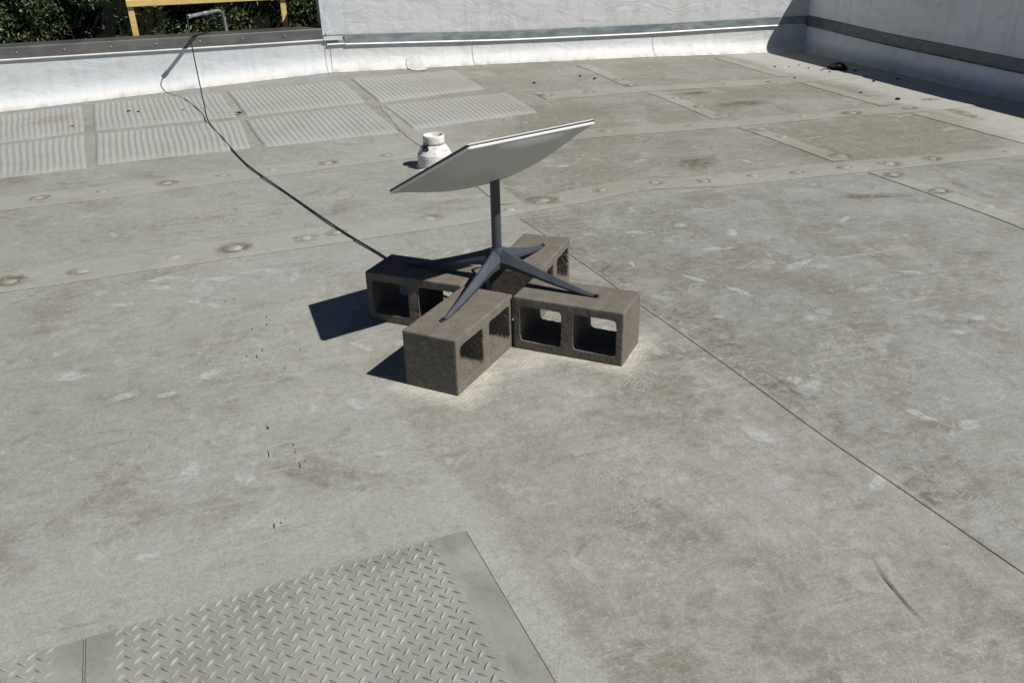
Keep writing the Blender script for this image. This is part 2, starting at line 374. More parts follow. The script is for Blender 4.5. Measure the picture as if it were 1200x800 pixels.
row1_lo = [(-3.5,4.33),(-1.2,4.36),(0.793,4.311), (1.460,4.248), (2.215,4.201), (2.893,4.148), (3.160,4.094), (3.486,4.047), (3.863,3.960), (4.149,4.014), (4.382,4.064), (5.186,4.115), (5.864,4.136), (6.262,4.163), (7.45,4.2)]
row1_up = [(-3.5,4.08),(-1.2,4.08),(0.743,4.039), (1.603,3.983), (2.082,3.953), (2.587,3.970), (2.945,3.963), (3.444,3.841), (3.812,3.753), (4.249,3.827), (4.551,3.854), (5.137,3.874), (5.902,3.957), (6.464,3.965), (7.45,3.98)]
row2_lo = [(-3.5,3.1),(0.557,3.028), (1.603,2.934), (2.190,2.863), (2.826,2.808), (4.019,2.751), (4.627,2.799), (5.110,2.838), (5.992,2.863), (6.480,2.919), (7.331,2.93)]
row2_up = [(-3.5,2.83),(0.505,2.743), (1.289,2.680), (2.212,2.631), (2.871,2.569), (4.208,2.529), (5.124,2.645), (5.500,2.636), (6.453,2.678), (7.340,2.691)]
row3_lo = [(4.168,1.588), (4.468,1.593), (5.005,1.565), (6.120,1.641), (6.436,1.637), (7.321,1.59)]
row3_up = [(4.145,1.322), (4.960,1.370), (6.050,1.411), (7.347,1.346)]
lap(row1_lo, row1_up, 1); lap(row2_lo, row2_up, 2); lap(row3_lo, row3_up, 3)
def vlap(pts, k, wdt=.13, hgt=.0030, mat=None):
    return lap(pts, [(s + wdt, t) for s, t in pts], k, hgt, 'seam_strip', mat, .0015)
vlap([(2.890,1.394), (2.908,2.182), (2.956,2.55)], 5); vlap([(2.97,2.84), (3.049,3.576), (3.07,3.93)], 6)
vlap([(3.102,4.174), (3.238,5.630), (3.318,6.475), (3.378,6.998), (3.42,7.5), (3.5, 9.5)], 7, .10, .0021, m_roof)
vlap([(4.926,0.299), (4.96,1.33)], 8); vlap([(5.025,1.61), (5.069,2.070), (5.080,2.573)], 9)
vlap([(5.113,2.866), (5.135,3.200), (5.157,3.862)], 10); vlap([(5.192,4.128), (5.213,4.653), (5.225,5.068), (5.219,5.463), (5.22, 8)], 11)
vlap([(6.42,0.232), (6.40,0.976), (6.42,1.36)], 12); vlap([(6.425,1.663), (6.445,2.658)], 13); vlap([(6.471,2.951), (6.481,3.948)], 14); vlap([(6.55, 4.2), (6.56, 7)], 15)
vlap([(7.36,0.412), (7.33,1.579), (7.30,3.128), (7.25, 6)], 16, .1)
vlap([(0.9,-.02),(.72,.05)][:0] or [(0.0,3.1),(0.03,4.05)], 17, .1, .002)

fast = [(0.813,4.191), (1.090,4.171), (1.470,4.129), (1.735,4.113), (2.060,4.090), (2.208,4.069), (2.672,4.018), (3.091,4.036), (3.306,3.951), (3.661,3.894), (3.985,3.867), (4.256,3.941), (4.557,3.953), (4.823,3.986), (5.129,4.004), (5.408,4.029), (5.713,4.031), (6.235,4.075),
 (0.719,2.863), (1.049,2.856), (1.395,2.825), (1.704,2.787), (1.991,2.764), (2.325,2.736), (2.703,2.698), (4.236,2.642), (4.853,2.704), (5.698,2.757), (6.088,2.792), (6.573,2.803),
 (5.275,4.229), (5.293,4.563), (5.313,4.855), (5.146,1.879), (5.187,2.189), (5.196,2.504), (5.218,2.966), (5.229,3.214), (5.262,3.777), (5.013,1.078), (5.017,1.318), (6.217,1.564), (5.798,1.511), (4.588,1.441), (4.217,1.453)]
MBf = MB(); MBs = MB()
for i, (s, t) in enumerate(fast):
    r0 = random.uniform(.022, .032); hh = random.uniform(.006, .010); z0 = .0025
    V = []; F = []; UV = []; n = 20; prof = [(1.55, 0), (1.2, .08), (1, .35), (.8, .8), (.45, 1), (.0, 1.02)]
    for (r, z) in prof:
        for k in range(n):
            a = 2 * math.pi * k / n; rr = r * r0 * (1 + .08 * math.sin(a * 2 + i))
            V.append(G(s + rr * math.cos(a), t + rr * math.sin(a), z0 + z * hh)); UV.append((s + rr * math.cos(a), t + rr * math.sin(a)))
    for j in range(len(prof) - 1):
        for k in range(n): F.append([j * n + k, (j + 1) * n + k, (j + 1) * n + (k + 1) % n, j * n + (k + 1) % n])
    MBf.add(V, F, 0, UV)
    R1 = r0 * random.uniform(1.7, 3.0) * (1.5 if i in (0, 8) else 1); V = []; F = []; ox, oy = random.uniform(-.02, .02), random.uniform(-.02, .015)
    for rr in (.95 * r0 * 1.1, R1 * .75, R1):
        for k in range(24):
            a = 2 * math.pi * k / 24; w = rr * (1 + .22 * mn.noise(Vector((math.cos(a) * 1.5, math.sin(a) * 1.5, i * 3.3)))); f = (rr - r0) / R1
            V.append(G(s + ox * f + w * 1.25 * math.cos(a), t + oy * f + w * math.sin(a), .0062))
    for j in (0, 1):
        for k in range(24): F.append([j * 24 + k, j * 24 + (k + 1) % 24, (j + 1) * 24 + (k + 1) % 24, (j + 1) * 24 + k])
    if i % 5 != 2: MBs.add(V, F, 0, [(.9, 0)] * 24 + [(.42, 0)] * 24 + [(0, 0)] * 24)
def fixup(o):
    bm = bmesh.new(); bm.from_mesh(o.data); bmesh.ops.reverse_faces(bm, faces=[f for f in bm.faces if f.normal.z < 0]); bm.to_mesh(o.data); bm.free()
o = MBf.build('fastener_bumps', [m_lap], smooth=True, uv=True); fixup(o); o.parent = roof
o = MBs.build('stain_rings', [m_rust], uv=True); fixup(o); o.parent = roof

# extra stain blotches (worn dirt with a shape of its own)
def blotch(m, s, t, rx, ry, rot, k, dz=.0013):
    V = [G(s, t, dz)]; n = 30
    for i in range(n):
        a = 2 * math.pi * i / n; w = 1 + .45 * mn.noise(Vector((math.cos(a) * 1.3, math.sin(a) * 1.3, k * 2.7)))
        x, y = rx * w * math.cos(a), ry * w * math.sin(a)
        V.append(G(s + x * math.cos(rot) - y * math.sin(rot), t + x * math.sin(rot) + y * math.cos(rot), dz))
    m.add(V, [[0, i + 1, (i + 1) % n + 1] for i in range(n)], 0, [(1, 0)] + [(0, 0)] * n)
mb = MB()
for k, a in enumerate([(5.55,2.2,.35,.10,.1),(5.4,1.75,.3,.06,0),(4.45,3.55,.25,.12,-.5),(6.8,3.1,.10,.30,.1),(6.95,2.6,.12,.08,0),(3.35,6.2,.05,.30,-.1),(4.9,4.5,.3,.06,.3)]): blotch(mb, *a, k)
o = mb.build('dirt_stains', [m_rust], uv=True); fixup(o); o.parent = roof

# scuffs and sole prints left in the dust
def in_view_spots():
    spots = []
    for _ in range(44): spots.append((random.uniform(1.2, 3.0), random.uniform(4.4, 6.2)))
    for _ in range(60): spots.append((random.uniform(2.3, 4.4), random.uniform(4.3, 6.8)))
    for _ in range(26): spots.append((random.uniform(.9, 4.8), random.uniform(2.9, 3.9)))
    return spots
mb = MB(); mw = MB()
def clear(s, t):
    p = W(s, t); return not (abs(p.x) < .58 and abs(p.y) < .58 and (abs(p.x) < .16 or abs(p.y) < .16)) and not (s < 2.35 and t > 6.35)
for (s, t) in in_view_spots():
    if not clear(s, t): continue
    rot = random.uniform(0, 6.28); c, sn = math.cos(rot), math.sin(rot); kind = random.random()
    zq = random.uniform(.0003, .0005)
    def Q(x, y, dz=zq): return G(s + x * c - y * sn, t + x * sn + y * c, dz)
    if kind < .55:         # sole print: lugs inside a sole outline
        part = random.uniform(.3, 1); style = random.randint(0, 2)
        for ix in range(-12, 13):
            x = ix * .011
            if (x + .14) / .28 > part: continue
            hw = .045 * (1 - .28 * math.exp(-((x + .02) / .035) ** 2)) * math.sqrt(max(0, 1 - (abs(x) / .145) ** 4))
            for iy in range(-5, 6):
                y = iy * .0105 + (.005 if ix % 2 else 0)
                if abs(y) > hw or random.random() < .25: continue
                a, b = (.0046, .0044) if style == 0 else ((.0032, .0060) if style == 1 else (.0050, .0026))
                if style == 2: mb.add([Q(x - a, y - b), Q(x, y - b * 2.1), Q(x + a, y + b), Q(x, y + b * 2)], [[0, 1, 2, 3]])
                else: mb.add([Q(x - a, y - b), Q(x + a, y - b), Q(x + a, y + b), Q(x - a, y + b)], [[0, 1, 2, 3]])
    elif kind < .85:       # drag marks
        L = random.uniform(.08, .26); cv = random.uniform(-.6, .6)
        for k in range(random.randint(3, 8)):
            y0 = -.022 + .0055 * k + random.uniform(-.001, .001); w = random.uniform(.0009, .0021); a0 = random.uniform(0, L * .3); a1 = L - random.uniform(0, L * .4); P = []
            for j in range(9):
                x = a0 + (a1 - a0) * j / 8; y = y0 + cv * x * x * 2; ww = w * math.sin(math.pi * (j + .4) / 8.8); P += [Q(x, y - ww), Q(x, y + ww)]
            mb.add(P, [[2 * j, 2 * j + 2, 2 * j + 3, 2 * j + 1] for j in range(8)])
    else:
        blotch(mw, s, t, random.uniform(.03, .08), random.uniform(.015, .04), rot, s * 9, random.uniform(.0003, .0005))
for k, a in enumerate([(1.52,4.80,.05,.03,.3),(1.56,4.68,.05,.028,1.2),(1.62,4.58,.055,.03,1.3),(1.66,4.47,.075,.035,.2),(1.80,4.43,.07,.02,-.2),(1.50,4.40,.06,.022,.1),(2.15,4.98,.06,.03,.8),(1.3,4.62,.07,.03,.2),(3.0,5.62,.05,.025,.3),(3.1,5.72,.04,.03,1),(2.06,5.72,.06,.03,1),(3.42,6.05,.03,.03,0),(2.75,5.9,.06,.03,.5),(4.0,5.2,.12,.03,-.4),(3.8,4.9,.10,.025,.2),(1.15,5.2,.09,.04,.2)]): blotch(mw, *a, k * 3.1, .0004 + .00001 * k)
for k in range(46):
    a_, b_ = random.uniform(1.1, 4.6), random.uniform(4.35, 6.9)
    if clear(a_, b_): blotch(mw, a_, b_, random.uniform(.025, .10), random.uniform(.012, .035), random.uniform(0, 3.1), k * 5.7 + .3, random.uniform(.0003, .0006))
# the two large scrapes left of the blocks
def scrape(pts, w0, n, k):
    P = catmull([(a, b, 0) for a, b in pts], 6)
    for q in range(n):
        sp_ = 2 * w0 / n; off = -w0 + sp_ * (q + .5); w = random.uniform(.18, .44) * sp_; Vs = []
        a = random.randint(0, len(P) // 4); b = len(P) - random.randint(0, len(P) // 4)
        seg = P[a:b]
        for i, p in enumerate(seg):
            d = (seg[min(i + 1, len(seg) - 1)] - seg[max(0, i - 1)]).normalized(); nn = Vector((-d.y, d.x, 0)); ww = w * math.sin(math.pi * (i + .5) / len(seg)) ** .5
            for sg in (-1, 1): r = p + nn * (off + sg * ww); Vs.append(G(r.x, r.y, .0003 + .00001 * q))
        mb.add(Vs, [[2 * j, 2 * j + 2, 2 * j + 3, 2 * j + 1] for j in range(len(seg) - 1)])
scrape([(1.50,4.78),(1.55,4.60),(1.62,4.45),(1.75,4.40)], .02, 12, 1); scrape([(1.15,3.9),(1.32,3.55),(1.52,3.2)], .018, 8, 2)
scrape([(2.33,4.75),(2.42,5.2),(2.45,5.6),(2.43,6.0)], .03, 9, 3); scrape([(3.25,5.55),(3.32,5.9)], .012, 5, 4)
scrape([(2.7,5.32),(2.82,5.25),(2.98,5.24)], .008, 4, 5); scrape([(1.5,4.2),(1.9,4.45),(2.05,4.2)], .015, 5, 6)
for q5 in range(14):
    a_, b_, r_, th_ = random.uniform(1.2, 4.4), random.uniform(4.5, 6.6), random.uniform(.05, .16), random.uniform(0, 6.28)
    if clear(a_, b_): scrape([(a_ + r_ * math.cos(th_ + k_ * .5), b_ + r_ * math.sin(th_ + k_ * .5)) for k_ in range(5)], random.uniform(.006, .02), random.randint(3, 7), q5)
o = mb.build('scuff_marks', [m_scuff]); fixup(o); o.parent = roof
o = mw.build('worn_patches', [m_worn], uv=True); fixup(o); o.parent = roof
# small dark specks
mb = MB()
cl = [(1.72,4.75,.06),(1.80,5.0,.07),(1.76,5.25,.05),(1.85,5.35,.05),(1.776,5.76,.03),(1.78,5.91,.02),(1.853,5.89,.03),(1.855,6.0,.03),(1.78,6.24,.02),(1.72,3.6,.06),(1.78,3.5,.05),(.95,3.45,.06)]
for (s, t, r) in cl:
    for k in range(3):
        a = s + random.gauss(0, r * .5); b = t + random.gauss(0, r * .8); q = random.uniform(.0008, .0022); e = random.uniform(3, 8)
        mb.add([G(a + q * random.uniform(.6, 1.4) * math.cos(x) , b + q * e * random.uniform(.6, 1.4) * math.sin(x), .0016) for x in (0, 1.1, 2.2, 3.1, 4.2, 5.3)], [[0, 1, 2, 3, 4, 5]])
for k in range(90):
    a = random.uniform(.5, 7.2); b = random.uniform(.4, 6.8); q = random.uniform(.0007, .0018) * (1.6 if b < 3 else 1)
    if clear(a, b): mb.add([G(a + q * math.cos(x), b + q * math.sin(x), .006) for x in (0, 1.3, 2.4, 3.6, 5)], [[0, 1, 2, 3, 4]])
o = mb.build('dirt_specks', [m_speck]); fixup(o); o.parent = roof
# dark rubbed scratch at the lower right
mb = MB(); 
def scratchline(pts, n, w0, wid):
    P = catmull([(a, b, 0) for a, b in pts], 6)
    for q in range(n):
        off = random.uniform(-w0, w0); Vs = []; a = random.randint(0, 5); seg = P[a:len(P) - random.randint(0, 6)]
        for i, p in enumerate(seg):
            d = (seg[min(i + 1, len(seg) - 1)] - seg[max(0, i - 1)]).normalized(); nn = Vector((-d.y, d.x, 0)); ww = wid * math.sin(math.pi * (i + .5) / len(seg))
            for sg in (-1, 1): r = p + nn * (off + sg * ww); Vs.append(G(r.x, r.y, .0012))
        mb.add(Vs, [[2 * j, 2 * j + 2, 2 * j + 3, 2 * j + 1] for j in range(len(seg) - 1)])
scratchline([(3.095,6.83),(3.078,6.90),(3.066,6.97),(3.062,7.03),(3.071,7.10)], 5, .008, .0004); scratchline([(3.085,6.85),(3.070,6.93),(3.066,7.0)], 2, .003, .0006)
o = mb.build('dark_scratches', [m_scr]); fixup(o); o.parent = roof

# ------------------------------------------------------------------ walkway pads (ribbed)
def pad(c4, k, label):
    c = [Vector(p) for p in c4]            # TL TR BR BL in (s,t)
    def B(a, b): return c[0].lerp(c[1], a).lerp(c[3].lerp(c[2], a), b)
    ribs = max(8, round((c[1] - c[0]).length / .0415)); nx = ribs * 6; ny = 18; V = []; UV = []; F = []
    for j in range(ny + 1):
        for i in range(nx + 1):
            a, b = i / nx, j / ny; p = B(a, b); p = p + Vector((mn.noise(Vector((p.x * 2.2, p.y * 2.2, k))), mn.noise(Vector((p.x * 2.2, p.y * 2.2, k + 9))))) * .010
            ph = a * ribs * 2 * math.pi; e = min(1, min(a, 1 - a) * ribs * 1.2, max(0, (min(b, 1 - b) - .03) * 22))
            z = .0085 + .0058 * max(0, e) * max(0, (.5 - .5 * math.cos(ph))) ** .8
            if i in (0, nx) or j in (0, ny): z = .0004
            V.append(G(p.x, p.y, z)); UV.append((p.x, p.y))
    for j in range(ny):
        for i in range(nx): F.append([j * (nx + 1) + i + 1, j * (nx + 1) + i, (j + 1) * (nx + 1) + i, (j + 1) * (nx + 1) + i + 1])
    r = c[0].lerp(c[2], .5)
    o = mesh('walkway_pad', V, F, m_pad, None, True, UV)
    tag(o, label, 'walkway pad', 'ribbed rubber walkway pads welded to the roof'); return o
pads = [
 ([(-0.506,0.196), (0.647,0.191), (0.777,1.253), (-0.225,1.331)], 'ribbed walkway pad with a reddish stain, leftmost pad against the low parapet'),
 ([(-0.204,1.414), (0.784,1.323), (0.902,2.280), (0.027,2.350)], 'ribbed walkway pad leftmost in the outer row, cut by the photo edge'),
 ([(0.730,0.174), (1.723,0.355), (1.834,1.303), (0.850,1.251)], 'ribbed walkway pad at the parapet, crossed by the hanging cable and its shadow'),
 ([(0.865,1.338), (1.849,1.389), (1.894,2.193), (0.956,2.231)], 'ribbed walkway pad of the outer row with the black cable lying on its right end'),
 ([(1.785,0.339), (2.718,0.483), (2.803,1.288), (1.907,1.324)], 'ribbed walkway pad at the parapet just right of the hanging cable'),
 ([(1.890,1.421), (2.788,1.338), (2.881,2.172), (1.981,2.206)], 'ribbed walkway pad of the outer row between the cable and the rightmost pads'),
 ([(2.813,0.376), (3.754,0.234), (3.800,1.105), (2.897,1.315)], 'ribbed walkway pad under the high white wall, rightmost in the row nearest the wall'),
 ([(2.905,1.399), (3.935,1.257), (3.968,1.960), (2.997,2.131)], 'ribbed walkway pad behind the vent pipe, rightmost in the outer row')]
for k, (c, l) in enumerate(pads): pad(c, k * 3.3, l)
mbr = MB(); blotch(mbr, .48, .72, .30, .26, 0, 5, .0165)
m_red = make_mark('reddish_stain', (.28, .12, .08), .30, .75, .38, 24, .8)

# ------------------------------------------------------------------ tread plates in the foreground
PA = rad(-5.3); pu = Vector((math.cos(PA), math.sin(PA))); pv = Vector((-pu.y, pu.x)); PC = Vector((2.219, 6.436))
def PP(a, b, dz): p = PC + pu * a + pv * b; return G(p.x, p.y, dz), (p.x, p.y)
def lugmesh(m, ca, cb, ang, L=.0130, wd=.0027, hz=.0042, z0=.0052):
    d = Vector((math.cos(ang), math.sin(ang))); e = Vector((-d.y, d.x)); n = 6; V = []; UV = []
    def pt(x, y, z):
        q = PC + pu * (ca + d.x * x + e.x * y) + pv * (cb + d.y * x + e.y * y); V.append(G(q.x, q.y, z)); UV.append((q.x, q.y))
    for i in range(n + 1):
        x = -L + 2 * L * i / n; f = max(0.04, 1 - (x / L) ** 2); w = wd * f ** .75
        pt(x, -w, z0 - .0004); pt(x, -w * .42, z0 + hz * f ** .6); pt(x, w * .42, z0 + hz * f ** .6); pt(x, w, z0 - .0004)
    F = []
    for i in range(n):
        for j in range(3): F.append([i * 4 + j, (i + 1) * 4 + j, (i + 1) * 4 + j + 1, i * 4 + j + 1])
    m.add(V, F, 1, UV)
def plate(a0, a1, b1, ta0, ta1, label):
    m = MB(); V = []; UV = []; nx, ny = 40, 40; th = .005
    for j in range(ny + 1):
        for i in range(nx + 1):
            a = a0 + (a1 - a0) * i / nx; b = b1 * j / ny; p, q = PP(a, b, th); V.append(p); UV.append(q)
    def mat(i): 
        a = a0 + (a1 - a0) * (i + .5) / nx; return 2 if (a < ta0 - .006 or a > ta1 + .012) else 0
    for j in range(ny):
        for i in range(nx):
            m.add([V[j * (nx + 1) + i], V[(j + 1) * (nx + 1) + i], V[(j + 1) * (nx + 1) + i + 1], V[j * (nx + 1) + i + 1]], [[0, 1, 2, 3]], mat(i), [UV[j * (nx + 1) + i], UV[(j + 1) * (nx + 1) + i], UV[(j + 1) * (nx + 1) + i + 1], UV[j * (nx + 1) + i + 1]])
    # edge faces and the dirty line at their foot
    for (p, q) in (((a0, 0), (a1, 0)), ((a1, 0), (a1, b1)), ((a0, 0), (a0, b1))):
        top = [PP(*p, th), PP(*q, th)]; bot = [PP(*p, .0003), PP(*q, .0003)]
        m.add([top[0][0], bot[0][0], bot[1][0], top[1][0]], [[0, 1, 2, 3]], 2, [top[0][1]] * 4)
    for (p, q, r, w_) in (((a1, 0), (a1, b1), (1, 0), .0038 if a1 == 0 else .0014), ((a0, 0), (a1, 0), (0, -1), .0014)):
        P4 = [PP(*p, .001)[0], PP(*q, .001)[0], PP(q[0] + r[0] * w_, q[1] + r[1] * w_, .001)[0], PP(p[0] + r[0] * w_, p[1] + r[1] * w_, .001)[0]]
        m.add(P4, [[0, 1, 2, 3]], 3)
    pit = .0343; i0 = 0
    i = 0
    while ta0 + i * pit < ta1:
        j = 0
        while .012 + j * pit < b1:
            a = ta0 + .012 + i * pit; b = .010 + j * pit
            lugmesh(m, a, b, rad(-45) + random.uniform(-.04, .04))
            if a + pit / 2 < ta1 + .012: lugmesh(m, a + pit / 2, b + pit / 2, rad(45) + random.uniform(-.04, .04))
            j += 1
        i += 1
    o = m.build('tread_mat', [m_plate, m_lug, m_margin, m_seamline], uv=True, smooth=False); fixup(o)
    return tag(o, label, 'tread mat', 'diamond tread mats laid in the foreground')
plate(-.858, 0, 1.15, -.805, -.085, 'large grey diamond tread mat in the foreground, smooth olive border on its right')
plate(-1.72, -.864, 1.15, -1.66, -.925, 'diamond tread mat mostly cut off at the bottom left corner of the photo')

# ------------------------------------------------------------------ walls and parapets
def wallsweep(name, s0, s1, ztop, mat, thick=.28, step=.07, cove=True, conv=None):
    """front skin follows the roof at its foot (cove) and is level at the top"""
    f = conv or (lambda s, t, z: W(s, t, z)); m = MB(); n = max(2, int((s1 - s0) / step)); K = []
    prof = [(.055, .0025, 0), (.03, .004, 0), (.0, .012, 0), (-.03, .028, 0), (-.058, .052, 0), (-.080, .085, 0), (-.094, .122, 0), (-.1, .165, 0)]
    rows = []
    for i in range(n + 1):
        s = s0 + (s1 - s0) * i / n; g = H(s) if conv is None else 0.0; col = []
        for (t, z, _) in prof:
            dz = .004 * mn.noise(Vector((s * 1.7, z * 20, 3))) if z > .01 else 0
            col.append((s, t + dz, z + g))
        zs = [.22, .30, .38, .5, .65, .8, 1.0]
        for z in zs:
            if z < ztop - g - .02: col.append((s, -.1 + (.003 * mn.noise(Vector((s * 1.5, z * 5, 9)))), g + z))
            else: col.append((s, -.1, min(ztop, g + z) if z + g < ztop else ztop))
        col.append((s, -.1, ztop)); col.append((s, -.1 - thick, ztop)); col.append((s, -.1 - thick, -2.8))
        rows.append(col)
    c = len(rows[0]); V = [f(*p) for r in rows for p in r]; UV = [(p[0], p[2] - (H(p[0]) if conv is None else 0)) for r in rows for p in r]
    F = [[i * c + j, (i + 1) * c + j, (i + 1) * c + j + 1, i * c + j + 1] for i in range(n) for j in range(c - 1)]
    m.add(V, F, 0, UV)
    for r in (rows[0], rows[-1]):
        P = [f(*p) for p in r] + [f(r[0][0], .0, -2.8)]; m.add(P, [list(range(len(P)))], 0, [(q[0], q[2]) for q in r] + [(0, 0)])
    o = m.build(name, [mat], uv=True, smooth=True)
    bm = bmesh.new(); bm.from_mesh(o.data); bmesh.ops.remove_doubles(bm, verts=bm.verts, dist=1e-5); bmesh.ops.recalc_face_normals(bm, faces=bm.faces); bm.to_mesh(o.data); bm.free()
    o.data.set_sharp_from_angle(angle=rad(50)); return o
low = wallsweep('low_parapet', -4.0, 2.672, .40, m_wall)
tag(low, 'low white membrane parapet with a bronze coping, left of the high wall', 'parapet')
high = wallsweep('high_parapet', 2.676, 7.9, 1.02, m_wall2)
tag(high, 'high white coated wall along the back with a grey metal strip', 'wall')
def CR(s, t, z):      # right wall: its own axis runs along t; foot at s = 7.57 - .033 t
    tt_ = s; off = t; return W(7.575 - .034 * tt_ - off, tt_, z)
right = wallsweep('right_parapet', -.12, 9.0, .84, m_wall3, conv=CR)
tag(right, 'grey wall on the right standing in its own shadow', 'wall')

def ribbon(name, s0, s1, zlo, zhi, proud, mats, parent, conv=None, lip=.008, step=.15, thick=.0):
    """sheet-metal strip with a kicked-out bright lip at its foot"""
    f = conv or (lambda s, t, z: W(s, t, z)); n = max(2, int((s1 - s0) / step)); V = []; F = []; MI = []
    for i in range(n + 1):
        s = s0 + (s1 - s0) * i / n; a = zlo(s); b = zhi(s); w = .002 * mn.noise(Vector((s * 2.1, 4, 0)))
        for (t, z) in ((-.096, b + .004), (-.1 + proud, b), (-.1 + proud + w, a + lip + .002), (-.1 + proud + .010 + w, a), (-.1 + proud + .008 + w, a - .003), (-.097, a - .003)):
            V.append(f(s, t, z))
    for i in range(n):
        for j in range(5): F.append([i * 6 + j, (i + 1) * 6 + j, (i + 1) * 6 + j + 1, i * 6 + j + 1]); MI.append([0, 0, 1, 2, 2][j])
    for b in (0, n): F.append([b * 6 + j for j in range(6)]); MI.append(0)
    o = mesh(name, V, F, mats, None, False, None, None, MI)
    bm = bmesh.new(); bm.from_mesh(o.data); bmesh.ops.recalc_face_normals(bm, faces=bm.faces); bm.to_mesh(o.data); bm.free(); o.parent = parent; return o
zl = lambda s: float(np.interp(s, [2.6, 2.86, 4.43, 5.76, 7.25, 7.7], [.342, .337, .281, .257, .250, .235])); zh = lambda s: zl(s) + .083
ribbon('metal_strip', 2.86, 7.655, zl, zh, .014, [m_strip, m_lip, m_strip], high)
ribbon('strip_end', 2.70, 2.857, lambda s: .342, lambda s: .372, .011, [m_strip, m_lip, m_strip], high)
zr = lambda s: float(np.interp(s, [0, 1.2, 2.8, 9], [.232, .195, .180, .175]))
ribbon('metal_strip', -.10, 9.0, zr, lambda s: zr(s) + .095, .014, [m_strip_dark, m_strip_dark, m_strip_dark], right, conv=CR)
# wall-end corner sleeve, slightly proud of the high wall
m = MB(); m.box(W(2.763, -.0965, .71), (*(U * .092), 0), (*(N * .004), 0), (0, 0, .285)); m.UV = [(v.x * 3, v.z + .3) for v in m.V]; under(high, m.build('corner_sleeve', [m_wall], uv=True))
# vertical laps in the base flashing
def vseam(s, wall, z1):
    V = []; 
    for i in range(9):
        f = i / 8; t, z = [(.05, .006), (.03, .008), (.0, .016), (-.028, .033), (-.055, .056), (-.077, .089), (-.090, .125), (-.0955, .165), (-.096, z1 - H(s))][i]
        for d in (0, .004): V.append(W(s + d - .02 * (1 - f), t + .0015, H(s) + z))
    return mesh('flashing_lap', V, [[2 * i, 2 * i + 1, 2 * i + 3, 2 * i + 2] for i in range(8)], m_seamline, wall)
m_seam_pale = plain('pale_seam', (.34, .34, .32), .9, .1)
for s, w, z in ((2.73, high, .335), (4.04, high, .28), (5.9, high, .25)):
    o = vseam(s, w, z); o.data.materials[0] = m_seam_pale
# coping on the low parapet
m = MB(); s0, s1 = -4.0, 2.672
sec = [(-.098, .378), (-.086, .378), (-.080, .384), (-.092, .391), (-.092, .474), (-.097, .482), (-.25, .492), (-.395, .478), (-.40, .470), (-.40, .36), (-.385, .36)]
seg = 24; V = []
for i in range(seg + 1):
    s = s0 + (s1 - s0) * i / seg
    for t, z in sec: V.append(W(s, t + .0015 * mn.noise(Vector((s, 1, 1))), z + .002 * mn.noise(Vector((s * .8, 2, 5)))))
c = len(sec); Fq = []; MI = []
for i in range(seg):
    for j in range(c - 1): Fq.append([i * c + j, (i + 1) * c + j, (i + 1) * c + j + 1, i * c + j + 1]); MI.append(1 if j in (1, 2) else (2 if j in (5, 6) else 0))
Fq.append(list(range(c))); Fq.append([seg * c + j for j in range(c)]); MI += [0, 0]
coping = mesh('coping', V, Fq, [m_coping, m_lip, m_copetop], None, False, None, None, MI)
bm = bmesh.new(); bm.from_mesh(coping.data); bmesh.ops.recalc_face_normals(bm, faces=bm.faces); bm.to_mesh(coping.data); bm.free(); coping.parent = low
for k in range(12):
    s = .217 + .355 * (k - 4)
    V, F = tube([W(s, -.093, .437), W(s, -.087, .437), W(s, -.085, .437)], [.0075, .0075, .004], 10); o = mesh('screw', V, F, m_screw, coping, True)
# drip edge that runs past onto the high wall
m = MB(); m.box(W(2.745, -.084, .387), (*(U * .068), 0), (*(N * .010), 0), (0, 0, .0055)); under(high, m.build('drip_edge', [m_lip]))
m_patch = plain('patch_membrane', (.50, .50, .475), .6, .3, .15, 14)
# round membrane patch on the cove
V = []; 
for i in range(11):
    for j in range(9):
        a = -1 + 2 * i / 10; b = -1 + 2 * j / 8
        s = 3.47 + .085 * a * math.sqrt(1 - b * b / 2.6); tt2 = b * math.sqrt(1 - a * a / 2.6)
        f = (tt2 + 1) / 2; t = np.interp(f, [0, .4, .6, .8, 1], [.20, .06, 0, -.055, -.082]); z = np.interp(f, [0, .4, .6, .8, 1], [.006, .008, .0175, .058, .10])
        V.append(W(s, float(t), h(s, max(0, float(t))) + float(z)))
o = mesh('membrane_patch', V, [[i * 9 + j, i * 9 + j + 1, (i + 1) * 9 + j + 1, (i + 1) * 9 + j] for i in range(10) for j in range(8)], m_patch, high, True, [(v.x, .02) for v in V])

